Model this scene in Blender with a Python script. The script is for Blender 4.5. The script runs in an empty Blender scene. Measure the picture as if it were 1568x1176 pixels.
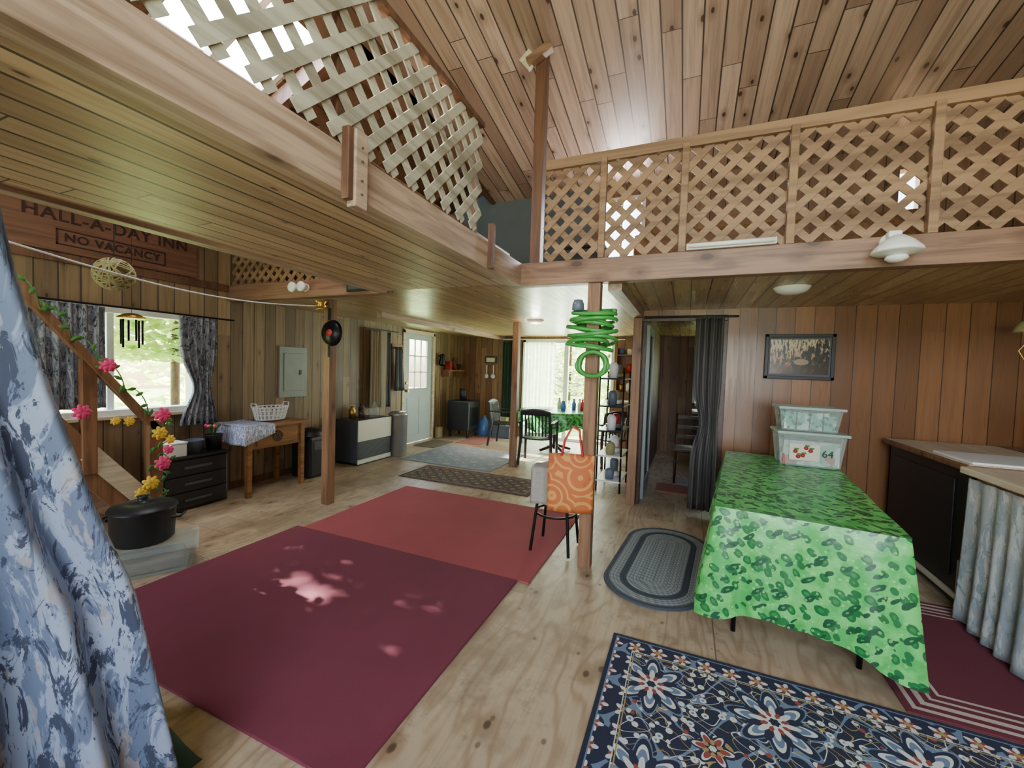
import bpy, bmesh, math, random
from mathutils import Vector, Matrix
random.seed(7)
D=bpy.data; SC=bpy.context.scene; COL=SC.collection
def S(r,g,b,k=1.0):
    f=lambda c:((c/255)/12.92 if c/255<=.04045 else ((c/255+.055)/1.055)**2.4)*k
    return (f(r),f(g),f(b),1)
# ---------------- node DSL
class E:
    def __init__(s,g,k): s.g=g; s.k=k
    def __add__(s,o): return s.g.m('ADD',s,o)
    def __radd__(s,o): return s.g.m('ADD',s,o)
    def __sub__(s,o): return s.g.m('SUBTRACT',s,o)
    def __rsub__(s,o): return s.g.m('SUBTRACT',o,s)
    def __mul__(s,o): return s.g.m('MULTIPLY',s,o)
    def __rmul__(s,o): return s.g.m('MULTIPLY',s,o)
    def __truediv__(s,o): return s.g.m('DIVIDE',s,o)
    def floor(s): return s.g.m('FLOOR',s)
    def fract(s): return s.g.m('FRACT',s)
    def abs(s): return s.g.m('ABSOLUTE',s)
    def sin(s): return s.g.m('SINE',s)
    def cos(s): return s.g.m('COSINE',s)
    def sqrt(s): return s.g.m('SQRT',s)
    def lt(s,o): return s.g.m('LESS_THAN',s,o)
    def gt(s,o): return s.g.m('GREATER_THAN',s,o)
    def min(s,o): return s.g.m('MINIMUM',s,o)
    def max(s,o): return s.g.m('MAXIMUM',s,o)
    def inr(s,a,b): return s.gt(a)*s.lt(b)
    def sm(s,a,b): return s.g.mr(s,a,b)
class G:
    def __init__(s,name):
        s.mat=D.materials.new(name); s.mat.use_nodes=True; s.nt=s.mat.node_tree
        s.b=s.nt.nodes['Principled BSDF']; s.out=s.nt.nodes['Material Output']
        s.tc=s.nt.nodes.new('ShaderNodeTexCoord'); s._xyz=None
    def n(s,t): return s.nt.nodes.new(t)
    def L(s,a,b): s.nt.links.new(a,b)
    def put(s,inp,v):
        if isinstance(v,E): s.L(v.k,inp)
        else: inp.default_value=v
    def m(s,op,a,b=None):
        n=s.n('ShaderNodeMath'); n.operation=op; s.put(n.inputs[0],a)
        if b is not None: s.put(n.inputs[1],b)
        return E(s,n.outputs[0])
    def mr(s,v,a,b):
        n=s.n('ShaderNodeMapRange'); n.interpolation_type='SMOOTHSTEP'
        s.put(n.inputs[0],v); n.inputs[1].default_value=a; n.inputs[2].default_value=b
        return E(s,n.outputs[0])
    def xyz(s):
        if not s._xyz:
            n=s.n('ShaderNodeSeparateXYZ'); s.L(s.tc.outputs['Object'],n.inputs[0])
            s._xyz=tuple(E(s,n.outputs[i]) for i in range(3))
        return s._xyz
    def vec(s,x,y,z):
        n=s.n('ShaderNodeCombineXYZ')
        for i,v in enumerate((x,y,z)): s.put(n.inputs[i],v)
        return E(s,n.outputs[0])
    def noise(s,scale=5,vec=None,detail=4,rough=.55,dist=0):
        n=s.n('ShaderNodeTexNoise'); n.inputs['Scale'].default_value=scale; n.inputs['Detail'].default_value=detail
        n.inputs['Roughness'].default_value=rough; n.inputs['Distortion'].default_value=dist
        s.L(vec.k if vec else s.tc.outputs['Object'],n.inputs['Vector']); return E(s,n.outputs[0])
    def vor(s,scale=5,vec=None,feat='F1',out='Distance',rnd=1,dim='3D'):
        n=s.n('ShaderNodeTexVoronoi'); n.voronoi_dimensions=dim; n.feature=feat; n.inputs['Scale'].default_value=scale; n.inputs['Randomness'].default_value=rnd
        s.L(vec.k if vec else s.tc.outputs['Object'],n.inputs['Vector']); return E(s,n.outputs[out])
    def vrand(s,scale,vec,dim='2D'):
        c=s.vor(scale,vec,'F1','Color',1,dim); n=s.n('ShaderNodeSeparateColor'); s.L(c.k,n.inputs[0]); return E(s,n.outputs[0])
    def white(s,a,b):
        n=s.n('ShaderNodeTexWhiteNoise'); n.noise_dimensions='3D'; s.L(s.vec(a,b,.37).k,n.inputs['Vector']); return E(s,n.outputs['Value'])
    def mix(s,f,a,b):
        n=s.n('ShaderNodeMix'); n.data_type='RGBA'; s.put(n.inputs[0],f); s.put(n.inputs[6],a); s.put(n.inputs[7],b); return E(s,n.outputs[2])
    def fin(s,col,rough=.6,metal=0,bump=None,bs=.3,bd=.01,sheen=0):
        s.put(s.b.inputs['Base Color'],col); s.put(s.b.inputs['Roughness'],rough); s.b.inputs['Metallic'].default_value=metal
        if sheen: s.b.inputs['Sheen Weight'].default_value=sheen
        if bump is not None:
            n=s.n('ShaderNodeBump'); n.inputs['Strength'].default_value=bs; n.inputs['Distance'].default_value=bd
            s.put(n.inputs['Height'],bump); s.L(n.outputs[0],s.b.inputs['Normal'])
        return s.mat
def plain(name,c,rough=.5,metal=0,var=.12,sc=8,bump=0):
    g=G(name); n=g.noise(sc)
    d=tuple(x*(1-var) for x in c[:3])+(1,); l=tuple(min(1,x*(1+var)) for x in c[:3])+(1,)
    return g.fin(g.mix(n,d,l),rough,metal,bump=(g.noise(sc*12) if bump else None),bs=bump)
def planks(name,across,along,w,L,c1,c2,c3,groove=.02,rough=.45,knots=.08,gd=.25,joint=True,ga=.5,ka=4.2,kd=1.8,keep=.3):
    g=G(name); d=dict(zip('xyz',g.xyz())); A=d[across]; B=d[along]
    q=A/w; ai=q.floor(); fr=q-ai
    r1=g.white(ai,0.0); qb=B/L+r1*7.3; bi=qb.floor(); fb=qb-bi
    r=g.white(ai,bi+.5)
    gr=g.noise(1,g.vec(A*28,B*1.3,r*20),5,.6,.6)
    gr2=g.noise(1,g.vec(A*90,B*3,r*9),3)
    c=g.mix(r,c1,c2); c=g.mix(gr.sm(.40,.70)*ga,c,c3)
    c=g.mix(gr2.sm(.5,.75)*.22,c,c3)
    if knots:
        kv=g.vec(A*ka+r1*5,B*kd+r*9,0.0); k=g.vor(1,kv,dim='2D'); kp=g.vrand(1,kv); k=k+kp.lt(keep)*1.0+kp*.03
        dk=(c3[0]*.28,c3[1]*.22,c3[2]*.18,1)
        c=g.mix((1-k.sm(knots,knots*2.8))*.4,c,c3)
        c=g.mix((1-k.sm(knots*.6,knots))*.9,c,dk)
    e=fr.min(1-fr); gm=e.lt(groove)
    if joint: gm=gm.max(fb.lt(.005/L*1.2))
    dark=(c3[0]*gd,c3[1]*gd,c3[2]*gd,1)
    c=g.mix(gm*.9,c,dark)
    return g.fin(c,gr*.25+(rough-.1),bump=(1-gm)+gr2*.06,bs=.5,bd=.004)
def wood(name,c1,c2,ax='z',rough=.5,knots=.1,sc=1):
    g=G(name); X,Y,Z=g.xyz(); d={'x':(Y,Z,X),'y':(X,Z,Y),'z':(X,Y,Z)}[ax]
    gr=g.noise(1,g.vec(d[0]*26*sc,d[1]*26*sc,d[2]*1.6*sc),5,.6,.8)
    c=g.mix(gr.sm(.35,.7),c1,c2)
    if knots:
        k=g.vor(1,g.vec(d[0]*5,d[1]*5,d[2]*2.6)); c=g.mix((1-k.sm(knots,knots*2.2))*.5,c,(c2[0]*.6,c2[1]*.5,c2[2]*.45,1)); c=g.mix((1-k.sm(knots*.5,knots))*.75,c,(c2[0]*.28,c2[1]*.22,c2[2]*.18,1))
    return g.fin(c,rough,bump=gr,bs=.15,bd=.003)
# ---------------- materials
M={}
M['wallL']=planks('mat_panel_olive','y','z',.135,3,S(152,128,92),S(108,88,62),S(80,62,42),.035,.5,.06,joint=False)
M['wallB']=planks('mat_panel_back','x','z',.14,3,S(156,116,78),S(118,84,56),S(90,62,41),.03,.45,.06,joint=False)
M['wallR']=planks('mat_panel_orange','x','z',.155,3,S(154,106,67),S(112,74,45),S(94,61,37),.02,.28,.0,joint=False,ga=.35)
M['wallU']=planks('mat_panel_upper','x','z',.14,3,S(154,117,85),S(120,88,64),S(92,64,46),.03,.5,.07,joint=False)
M['wallX']=planks('mat_panel_side','y','z',.14,3,S(146,110,80),S(116,84,60),S(88,62,44),.03,.5,.06,joint=False)
M['ceilM']=planks('mat_ceiling_pine','x','y',.135,1.5,S(192,164,148),S(144,116,102),S(108,82,68),.04,.30,.10,.18,ga=.45,ka=5,kd=2.6)
M['ceilB']=planks('mat_ceiling_bridge','x','y',.125,2.6,S(194,162,128),S(158,128,98),S(122,92,68),.05,.45,.06,.14)
M['ceilL']=planks('mat_ceiling_loft','x','y',.135,2.2,S(196,168,124),S(164,135,97),S(130,101,69),.035,.28,.06,.25)
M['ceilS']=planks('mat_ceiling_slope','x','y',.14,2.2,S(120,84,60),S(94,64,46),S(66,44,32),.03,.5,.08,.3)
M['beam']=wood('mat_beam_x',S(148,110,85),S(108,78,59),'x',.5,.14)
M['beamy']=wood('mat_beam_y',S(176,148,125),S(132,105,86),'y',.5,.13)
M['post']=wood('mat_post',S(142,102,70),S(106,74,50),'z',.5,.12)
M['postd']=wood('mat_post_dark',S(108,72,50),S(78,50,36),'z',.5,.1)
M['latt']=wood('mat_lattice',S(154,119,87),S(110,81,58),'x',.6,0,.4)
M['lattg']=wood('mat_lattice_weathered',S(188,180,160),S(130,120,102),'y',.7,0,.4)
M['desk']=wood('mat_desk_oak',S(152,104,58),S(112,74,40),'y',.4,.0)
M['dkwood']=wood('mat_dark_wood',S(78,48,32),S(48,30,20),'y',.4,0)
M['white']=plain('mat_white_paint',S(225,228,226),.4)
M['doorw']=plain('mat_door_grey_white',S(176,188,190),.4,var=.05)
M['black']=plain('mat_black_plastic',S(30,30,32),.45)
M['blackm']=plain('mat_black_metal',S(28,28,30),.35,.6)
M['steel']=plain('mat_brushed_steel',S(176,176,172),.3,.8)
M['cream']=plain('mat_cream_enamel',S(206,200,182),.35,var=.05)
M['grey']=plain('mat_grey_metal',S(132,138,136),.45,.2)
M['dgrey']=plain('mat_dark_grey',S(70,72,74),.5)
M['slate']=plain('mat_slate_paint',S(92,98,106),.7)
M['brass']=plain('mat_brass',S(190,150,70),.3,.9)
M['bowl']=plain('mat_blue_grey_plastic',S(92,104,118),.4)
M['pink']=plain('mat_pink_petal',S(235,70,126),.6)
M['yellow']=plain('mat_yellow_petal',S(236,196,60),.6)
M['leaf']=plain('mat_vine_leaf',S(70,120,50),.6)
M['hose']=plain('mat_green_hose',S(66,150,66),.3,var=.2)
M['blue']=plain('mat_blue_plastic',S(70,110,170),.3)
M['red']=plain('mat_red_enamel',S(170,36,36),.4)
M['cable']=plain('mat_white_cable',S(220,220,215),.5)
M['ltwood']=wood('mat_light_plate',S(214,200,174),S(182,166,136),'y',.4,0)
M['tan']=plain('mat_wicker',S(150,140,96),.8,var=.3,sc=60)
M['towel']=plain('mat_towel',S(160,152,142),.9,var=.2,sc=40,bump=.3)
M['beige']=plain('mat_beige_curtain',S(150,138,112),.9,var=.15,sc=20)
M['dgreen']=plain('mat_dark_green_cloth',S(40,66,52),.9,var=.25,sc=15)
M['shade']=plain('mat_frosted_shade',S(236,234,226),.3,var=.02)
g=G('mat_tissue_box'); v=g.vor(26); M['tissue']=g.fin(g.mix(v.lt(.4),g.mix(g.noise(12).sm(.45,.55),S(226,232,226),S(110,190,170)),S(40,110,76)),.6)
g=G('mat_bin_items'); v=g.vrand(16,None,'3D'); M['items']=g.fin(g.mix(v.sm(.4,.6),S(206,214,204),g.mix(v.gt(.85),S(150,190,160),S(180,100,90))),.6)
def glassm(name,tint=(1,1,1,1),f=.07):
    g=G(name); t=g.n('ShaderNodeBsdfTransparent'); t.inputs[0].default_value=tint
    gl=g.n('ShaderNodeBsdfGlossy'); gl.inputs['Roughness'].default_value=.03
    mx=g.n('ShaderNodeMixShader'); mx.inputs[0].default_value=f
    g.L(t.outputs[0],mx.inputs[1]); g.L(gl.outputs[0],mx.inputs[2]); g.L(mx.outputs[0],g.out.inputs[0]); return g.mat
M['glass']=glassm('mat_window_glass')
M['dglass']=glassm('mat_door_glass',(.55,.62,.55,1),.35)
def milky(name,c,f):
    g=G(name); g.fin(c,.25); t=g.n('ShaderNodeBsdfTransparent'); mx=g.n('ShaderNodeMixShader'); mx.inputs[0].default_value=f
    g.L(t.outputs[0],mx.inputs[1]); g.L(g.b.outputs[0],mx.inputs[2]); g.L(mx.outputs[0],g.out.inputs[0]); return g.mat
M['clear']=milky('mat_clear_plastic',S(196,212,204),.22)
M['lid']=milky('mat_bin_lid',S(186,212,198),.7)
def leafm():
    g=G('mat_tree_leaves'); n=g.noise(2.2); c=g.mix(n.sm(.35,.65),S(170,200,110),S(232,242,180))
    g.fin(c,.7); t=g.n('ShaderNodeBsdfTranslucent'); g.L(c.k,t.inputs[0]); mx=g.n('ShaderNodeMixShader'); mx.inputs[0].default_value=.6
    g.L(g.b.outputs[0],mx.inputs[1]); g.L(t.outputs[0],mx.inputs[2]); g.L(mx.outputs[0],g.out.inputs[0]); return g.mat
M['tree']=leafm()
def sheerm():
    g=G('mat_sheer_curtain'); X,Y,Z=g.xyz(); st=((X*60).sin()*.5+.5)
    c=g.mix(st,S(200,215,190),S(235,240,225)); g.fin(c,.9)
    t=g.n('ShaderNodeBsdfTranslucent'); g.L(c.k,t.inputs[0]); tr=g.n('ShaderNodeBsdfTransparent')
    m1=g.n('ShaderNodeMixShader'); m1.inputs[0].default_value=.45; g.L(t.outputs[0],m1.inputs[1]); g.L(tr.outputs[0],m1.inputs[2])
    g.L(m1.outputs[0],g.out.inputs[0]); return g.mat
M['sheer']=sheerm()
def floorm():
    g=G('mat_plywood_floor'); X,Y,Z=g.xyz()
    qx=(X+1.02)/1.22; ix=qx.floor(); fx=qx-ix; r1=g.white(ix,3.0)
    qy=(Y+r1*2.4)/2.44; iy=qy.floor(); fy=qy-iy; r=g.white(ix,iy+.5)
    ds=g.noise(1,g.vec(X*2.6,Y*.6,r*20),3,.5)
    band=((X*30+ds*85+r*9).sin()*.5+.5); band=band*band*band
    fine=g.noise(1,g.vec(X*70,Y*3,r*5),4)
    c=g.mix(r,S(206,188,158),S(182,160,130))
    c=g.mix(band*.55,c,S(148,118,88)); c=g.mix(fine.sm(.45,.75)*.35,c,S(142,116,88))
    kv=g.vec(X*3.2+r*5,Y*2.0+r*7,0.0); k=g.vor(1,kv,dim='2D')+g.vrand(1,kv).lt(.45)*1.0
    c=g.mix((1-k.sm(.08,.2))*.5,c,S(130,94,62)); c=g.mix((1-k.sm(.03,.065))*.85,c,S(70,50,38))
    kv=g.vec(X*5+r*3,Y*3.5+r*4,0.0); k2=g.vor(1,kv,dim='2D')+g.vrand(1,kv).lt(.72)*1.0; c=g.mix((1-k2.sm(.03,.07))*.7,c,S(90,64,46))
    dirt=g.noise(1.3,None,7,.7); c=g.mix(dirt.sm(.45,.62)*.55,c,S(126,108,88)); d2=g.noise(5,g.vec(X,Y,3.3),6,.75); c=g.mix(d2.sm(.54,.68)*.4,c,S(106,90,74))
    e=(fx.min(1-fx)*1.22).min(fy.min(1-fy)*2.44); sm=e.lt(.003)
    px=((X-.35)/.42); pi=px.floor(); pf=px-pi; py=(Y/.61); pj=py.floor(); pg=py-pj; pr=g.white(pi,pj)
    pm=pr.gt(.86); c=g.mix(pm*.35,c,S(120,100,80)); pe=(pf.min(1-pf)*.42).min(pg.min(1-pg)*.61).lt(.004)*pm
    nl=((X*6.5).fract()-.5).abs().lt(.03).max(((Y*6.5).fract()-.5).abs().lt(.03))*e.inr(.012,.02)
    c=g.mix(nl*.7,c,S(60,50,44)); c=g.mix(sm.max(pe)*.75,c,S(70,54,42))
    return g.fin(c,.42,bump=(1-sm)+fine*.1,bs=.3,bd=.003)
M['floor']=floorm()
def carpet(name,c1,c2):
    g=G(name); n=g.noise(2.5,None,4); f=g.noise(220,None,2)
    c=g.mix(n,c1,c2); c=g.mix(f*.3,c,(c1[0]*.6,c1[1]*.6,c1[2]*.6,1))
    return g.fin(c,.95,bump=f,bs=.35,bd=.003)
M['carp1']=carpet('mat_carpet_maroon',S(106,42,58),S(126,52,68))
M['carp2']=carpet('mat_carpet_red',S(152,66,70),S(172,82,84))
def runnerm(name,base,a,b,P=.16,W=.9,H=.34):
    g=G(name); X,Y,Z=g.xyz(); u=(X/P).fract()-.5; v=(Y/P).fract()-.5
    d=u.abs()+v.abs(); m=d.inr(.2,.3); m2=d.lt(.1); m3=((u*u+v*v).sqrt()).gt(.55)
    c=g.mix(m*.8,base,a); c=g.mix(m2,c,b); c=g.mix(m3,c,a)
    e=(W-X.abs()).min(H-Y.abs()); c=g.mix(e.lt(.05),c,base); c=g.mix(e.inr(.05,.065),c,a)
    return g.fin(c,.95,bump=g.noise(150),bs=.3,bd=.003)
M['runner']=runnerm('mat_runner',S(74,60,50),S(136,118,96),S(104,84,62))
def ornate():
    g=G('mat_ornate_rug'); X,Y,Z=g.xyz(); HX,HY=1.2,.76
    navy=S(34,38,60); cream=S(208,208,202); steel=S(104,122,146); rust=S(142,66,58); gold=S(160,138,82)
    def flower(x,y,P,ph,py):
        u=((x/P+ph).fract()-.5)*P; v=((y/P+py).fract()-.5)*P; r=(u*u+v*v).sqrt(); th=g.m('ARCTAN2',v,u)
        return r,th
    n=g.noise(9,None,2); xd=X+(n-.5)*.02; yd=Y+(n-.5)*.02
    c=navy
    s1=((xd*26).sin()+(yd*26+(xd*13).sin()*1.5).cos()).abs(); c=g.mix(s1.lt(.18),c,steel)
    s2=((xd*19+(yd*31).sin()).sin()*(yd*19+(xd*31).cos()).cos()).abs(); c=g.mix(s2.inr(.30,.37),c,gold)
    s3=((xd*34+(yd*22).sin()*2).sin()+(yd*34).cos()).abs(); c=g.mix(s3.inr(.9,1.02),c,cream)
    v=g.vor(24); vc=g.vor(24,None,'F1','Color')
    sep=g.n('ShaderNodeSeparateColor'); g.L(vc.k,sep.inputs[0]); q=E(g,sep.outputs[0])
    m=v.lt(.36)*q.gt(.38); c=g.mix(m,c,cream); c=g.mix(v.lt(.15)*q.gt(.38),c,steel); c=g.mix(v.lt(.28)*q.lt(.14),c,rust)
    r,th=flower(X,Y,.49,.5,.58)
    for (R,k,n_,ph,cc) in [(.19,.2,8,0,steel),(.178,.2,8,0,navy),(.15,.25,8,0,cream),(.128,.25,8,0,steel),(.118,.3,8,3.14,navy),(.095,.35,8,0,cream),(.06,.25,8,3.14,rust),(.044,.2,8,0,cream),(.022,.1,6,0,navy)]:
        mm=(r-((th*n_+ph).cos()*k+(1-k))*R).lt(0); c=g.mix(mm,c,cc)
    r,th=flower(X,Y,.49,.0,.08)
    for (R,k,n_,ph,cc) in [(.085,.2,6,0,navy),(.075,.3,6,0,cream),(.062,.3,6,0,rust),(.042,.3,6,3.14,gold),(.026,.2,6,0,navy),(.015,.1,6,0,cream)]:
        mm=(r-((th*n_+ph).cos()*k+(1-k))*R).lt(0); c=g.mix(mm,c,cc)
    e=(HX-X.abs()).min(HY-Y.abs()); b=e.lt(.11)
    cb=navy
    r,th=flower(X,Y,.11,.25,.3)
    for (R,k,n_,ph,cc) in [(.044,.3,5,0,cream),(.030,.3,5,3.14,rust),(.014,.1,5,0,gold)]:
        cb=g.mix((r-((th*n_+ph).cos()*k+(1-k))*R).lt(0),cb,cc)
    cb=g.mix(s1.lt(.25)*(1-r.lt(.045)),cb,steel)
    c=g.mix(b,c,cb); c=g.mix(e.inr(.11,.114),c,cream); c=g.mix(e.inr(.12,.125),c,gold); c=g.mix(e.lt(.02),c,navy); c=g.mix(e.inr(.02,.026),c,steel)
    return g.fin(c,.9,bump=g.noise(200),bs=.25,bd=.003)
M['ornate']=ornate()
def striperug():
    g=G('mat_striped_maroon_rug'); X,Y,Z=g.xyz(); e=(.75-X.abs()).min(.6-Y.abs())
    c=S(100,38,50)
    for a,b in [(.03,.05),(.075,.1),(.125,.14),(.17,.185)]: c=g.mix(e.inr(a,b),c,S(186,170,152))
    return g.fin(c,.95,bump=g.noise(150),bs=.3,bd=.003)
M['stripe']=striperug()
def braid():
    g=G('mat_braided_rug'); X,Y,Z=g.xyz(); a=((Y.abs()-.37).max(0.0)); r=(a*a+X*X).sqrt()
    q=r/.022; fr=q.fract(); ring=q.floor(); rr=g.white(ring,1.0)
    tw=((Y*150+X*120+ring*2).sin()*.5+.5)
    c=g.mix(rr,S(124,132,134),S(100,108,112)); c=g.mix(tw*.45,c,S(170,174,172))
    c=g.mix(r.inr(.18,.225),c,S(56,62,72)); c=g.mix(r.gt(.295),c,S(70,76,84)); c=g.mix(fr.lt(.15)*.6,c,S(44,48,52))
    return g.fin(c,.9,bump=(fr-.5).abs()*-1+tw*.2,bs=.6,bd=.006)
M['braid']=braid()
def greencloth():
    g=G('mat_leafy_green_tablecloth'); X,Y,Z=g.xyz()
    a=X*.8+Y*.6; b=Y*.8-X*.6; Zs=Z*1.0
    w=g.noise(16,None,2); a=a+(w-.5)*.03; b=b-(w-.5)*.03
    v1=g.vor(1,g.vec(a*23+Zs*8,b*11.5+Zs*9,Zs*13)); v2=g.vor(1,g.vec(a*11-Zs*9+3,b*23+Zs*9,Zs*14))
    n=g.noise(12); c=g.mix(n.sm(.4,.6),S(66,172,80),S(106,200,104))
    c=g.mix(v1.lt(.40),c,S(30,108,54)); c=g.mix(v1.lt(.20)*.6,c,S(56,146,72))
    c=g.mix(v2.lt(.31),c,S(22,80,46)); c=g.mix(v2.lt(.09),c,S(66,156,80))
    v3=g.vor(32); c=g.mix(v3.lt(.22)*.5,c,S(156,220,128))
    return g.fin(c,.33,bump=g.noise(9),bs=.25,bd=.02)
M['gcloth']=greencloth()
def fgcurt(name,base,c2,c3,sc=1,t=(.47,.52)):
    g=G(name); X,Y,Z=g.xyz(); v=g.vec(Y*5*sc,X*5*sc,Z*1.7*sc)
    n1=g.noise(1.5,v,5,.7,1.2); n2=g.noise(2.4,g.vec(Y*7*sc+5,X*5*sc,Z*2.2*sc+3),5,.75,1.5); n3=g.noise(4,v,3)
    c=g.mix(n1.sm(*t),base,c2); c=g.mix(n2.sm(.53,.57),c,c3); c=g.mix(n3.sm(.6,.63)*.6,c,S(160,152,148))
    return g.fin(c,.85,bump=g.noise(260),bs=.15,bd=.002)
M['fcurt']=fgcurt('mat_blue_painterly_curtain',S(140,150,170),S(94,105,128),S(54,60,78),.85)
M['wcurt']=fgcurt('mat_grey_floral_curtain',S(150,156,164),S(106,112,122),S(50,54,64),2.2)
M['skirt']=fgcurt('mat_counter_skirt',S(186,188,182),S(154,162,164),S(136,146,150),1.2)
def stripecurt():
    g=G('mat_charcoal_curtain'); X,Y,Z=g.xyz(); s=((X*90).sin()*.5+.5)
    return g.fin(g.mix(s,S(66,64,64),S(104,100,96)),.9)
M['ccurt']=stripecurt()
def bagm():
    g=G('mat_orange_swirl_bag'); X,Y,Z=g.xyz()
    r=g.vor(5.5,g.vec(X,Z,0.0)); m=((r*30).sin()).gt(.45); n=g.noise(5)
    c=g.mix(m,S(186,98,44),S(206,142,74)); c=g.mix(n.sm(.55,.6)*.5,c,S(160,68,38)); return g.fin(c,.7)
M['bag']=bagm()
def paintm():
    g=G('mat_landscape_print'); X,Y,Z=g.xyz(); n=g.noise(1,g.vec(X*22,0.0,Z*9),5,.65)
    c=g.mix(Z.sm(-.14,.16),S(150,84,50),S(196,180,140))
    c=g.mix((n+X*.3-Z*.5).sm(.46,.52),c,S(44,42,30)); n2=g.noise(1,g.vec(X*60,0.0,Z*14),4); c=g.mix(n2.sm(.5,.6)*(Z.gt(-.06)),c,S(30,32,24))
    c=g.mix((Z*-1).sm(.04,.12)*.7,c,S(60,44,34)); c=g.mix(((Z+.05)*(Z+.05)*60+(X-.02)*(X-.02)*14).lt(.05)*.6,c,S(186,150,120))
    return g.fin(c,.25)
M['paint']=paintm()
def groundm():
    g=G('mat_grass'); n=g.noise(3); return g.fin(g.mix(n,S(120,150,80),S(160,180,100)),.9)
M['grass']=groundm()
# ---------------- geometry helpers
def mk(name,bm,mat,p=None,smooth=False,loc=None):
    me=D.meshes.new(name); bm.normal_update(); bm.to_mesh(me); bm.free()
    if mat: me.materials.append(M[mat] if isinstance(mat,str) else mat)
    if smooth:
        for f in me.polygons: f.use_smooth=True
    o=D.objects.new(name,me); COL.objects.link(o)
    if p: o.parent=p
    if loc: o.location=loc
    return o
def grp(name,x,y,z=0,rz=0):
    e=D.objects.new(name,None); e.location=(x,y,z); e.rotation_euler=(0,0,math.radians(rz)); e.empty_display_size=.1; COL.objects.link(e); return e
def box(name,x0,x1,y0,y1,z0,z1,mat,p=None,b=.004,rot=None,smooth=False):
    bm=bmesh.new(); bmesh.ops.create_cube(bm,size=1)
    sx,sy,sz=x1-x0,y1-y0,z1-z0
    bmesh.ops.scale(bm,vec=(sx,sy,sz),verts=bm.verts)
    b=min(b,min(sx,sy,sz)*.45)
    if b>0: bmesh.ops.bevel(bm,geom=bm.edges[:],offset=b,segments=2,affect='EDGES',profile=.6)
    if rot: bmesh.ops.rotate(bm,cent=(0,0,0),matrix=Matrix.Rotation(math.radians(rot[1]),3,rot[0]),verts=bm.verts)
    bmesh.ops.translate(bm,vec=((x0+x1)/2,(y0+y1)/2,(z0+z1)/2),verts=bm.verts)
    return mk(name,bm,mat,p)
def cyl(name,a,b,r1,mat,p=None,r2=None,seg=24):
    a=Vector(a); b=Vector(b); d=b-a; bm=bmesh.new()
    bmesh.ops.create_cone(bm,cap_ends=True,segments=seg,radius1=r1,radius2=r1 if r2 is None else r2,depth=d.length)
    q=Vector((0,0,1)).rotation_difference(d.normalized()).to_matrix()
    bmesh.ops.rotate(bm,cent=(0,0,0),matrix=q,verts=bm.verts); bmesh.ops.translate(bm,vec=(a+b)/2,verts=bm.verts)
    for f in bm.faces: f.smooth=len(f.verts)==4
    return mk(name,bm,mat,p)
def lathe(name,prof,c,mat,p=None,seg=32,ax='z'):
    bm=bmesh.new(); rings=[]
    for r,z in prof:
        ring=[]
        for i in range(seg):
            t=2*math.pi*i/seg; v=(r*math.cos(t),r*math.sin(t),z)
            if ax=='y': v=(v[0],-v[2],v[1])
            if ax=='x': v=(v[2],v[0],v[1])
            ring.append(bm.verts.new((v[0]+c[0],v[1]+c[1],v[2]+c[2])))
        rings.append(ring)
    for a,b in zip(rings,rings[1:]):
        for i in range(seg): bm.faces.new((a[i],a[(i+1)%seg],b[(i+1)%seg],b[i]))
    bmesh.ops.remove_doubles(bm,verts=bm.verts,dist=1e-5)
    bmesh.ops.recalc_face_normals(bm,faces=bm.faces)
    return mk(name,bm,mat,p,True)
def tube(name,pts,r,mat,p=None,closed=False,res=3):
    cu=D.curves.new(name+'_c','CURVE'); cu.dimensions='3D'; cu.bevel_depth=r; cu.bevel_resolution=res; cu.use_fill_caps=True
    s=cu.splines.new('POLY'); s.points.add(len(pts)-1)
    for i,q in enumerate(pts): s.points[i].co=(*q,1)
    s.use_cyclic_u=closed
    o=D.objects.new('tmp',cu); me=D.meshes.new_from_object(o); D.objects.remove(o); me.name=name
    me.materials.clear(); me.materials.append(M[mat])
    for f in me.polygons: f.use_smooth=True
    o=D.objects.new(name,me); COL.objects.link(o)
    if p: o.parent=p
    return o
def surf(name,f,nu,nv,mat,p=None,th=0):
    bm=bmesh.new(); g=[[bm.verts.new(f(i/nu,j/nv)) for j in range(nv+1)] for i in range(nu+1)]
    for i in range(nu):
        for j in range(nv): bm.faces.new((g[i][j],g[i+1][j],g[i+1][j+1],g[i][j+1]))
    o=mk(name,bm,mat,p,True)
    if th: m=o.modifiers.new('th','SOLIDIFY'); m.thickness=th; m.offset=0
    return o
def addbox(bm,c8):
    v=[bm.verts.new(c) for c in c8]
    for f in ((0,3,2,1),(4,5,6,7),(0,1,5,4),(1,2,6,5),(2,3,7,6),(3,0,4,7)): bm.faces.new([v[i] for i in f])
def wall(name,ax,t0,t1,u0,u1,v0,v1,holes,mat):
    us=sorted({u0,u1,*[h[0] for h in holes],*[h[1] for h in holes]}); vs=sorted({v0,v1,*[h[2] for h in holes],*[h[3] for h in holes]})
    bm=bmesh.new()
    for a,b in zip(us,us[1:]):
        for c,d in zip(vs,vs[1:]):
            if any(h[0]<=a and b<=h[1] and h[2]<=c and d<=h[3] for h in holes): continue
            q=[(a,t0,c),(b,t0,c),(b,t1,c),(a,t1,c),(a,t0,d),(b,t0,d),(b,t1,d),(a,t1,d)]
            if ax=='x': q=[(y,x,z) for x,y,z in q]
            addbox(bm,q)
    bmesh.ops.recalc_face_normals(bm,faces=bm.faces)
    return mk(name,bm,mat)
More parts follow.
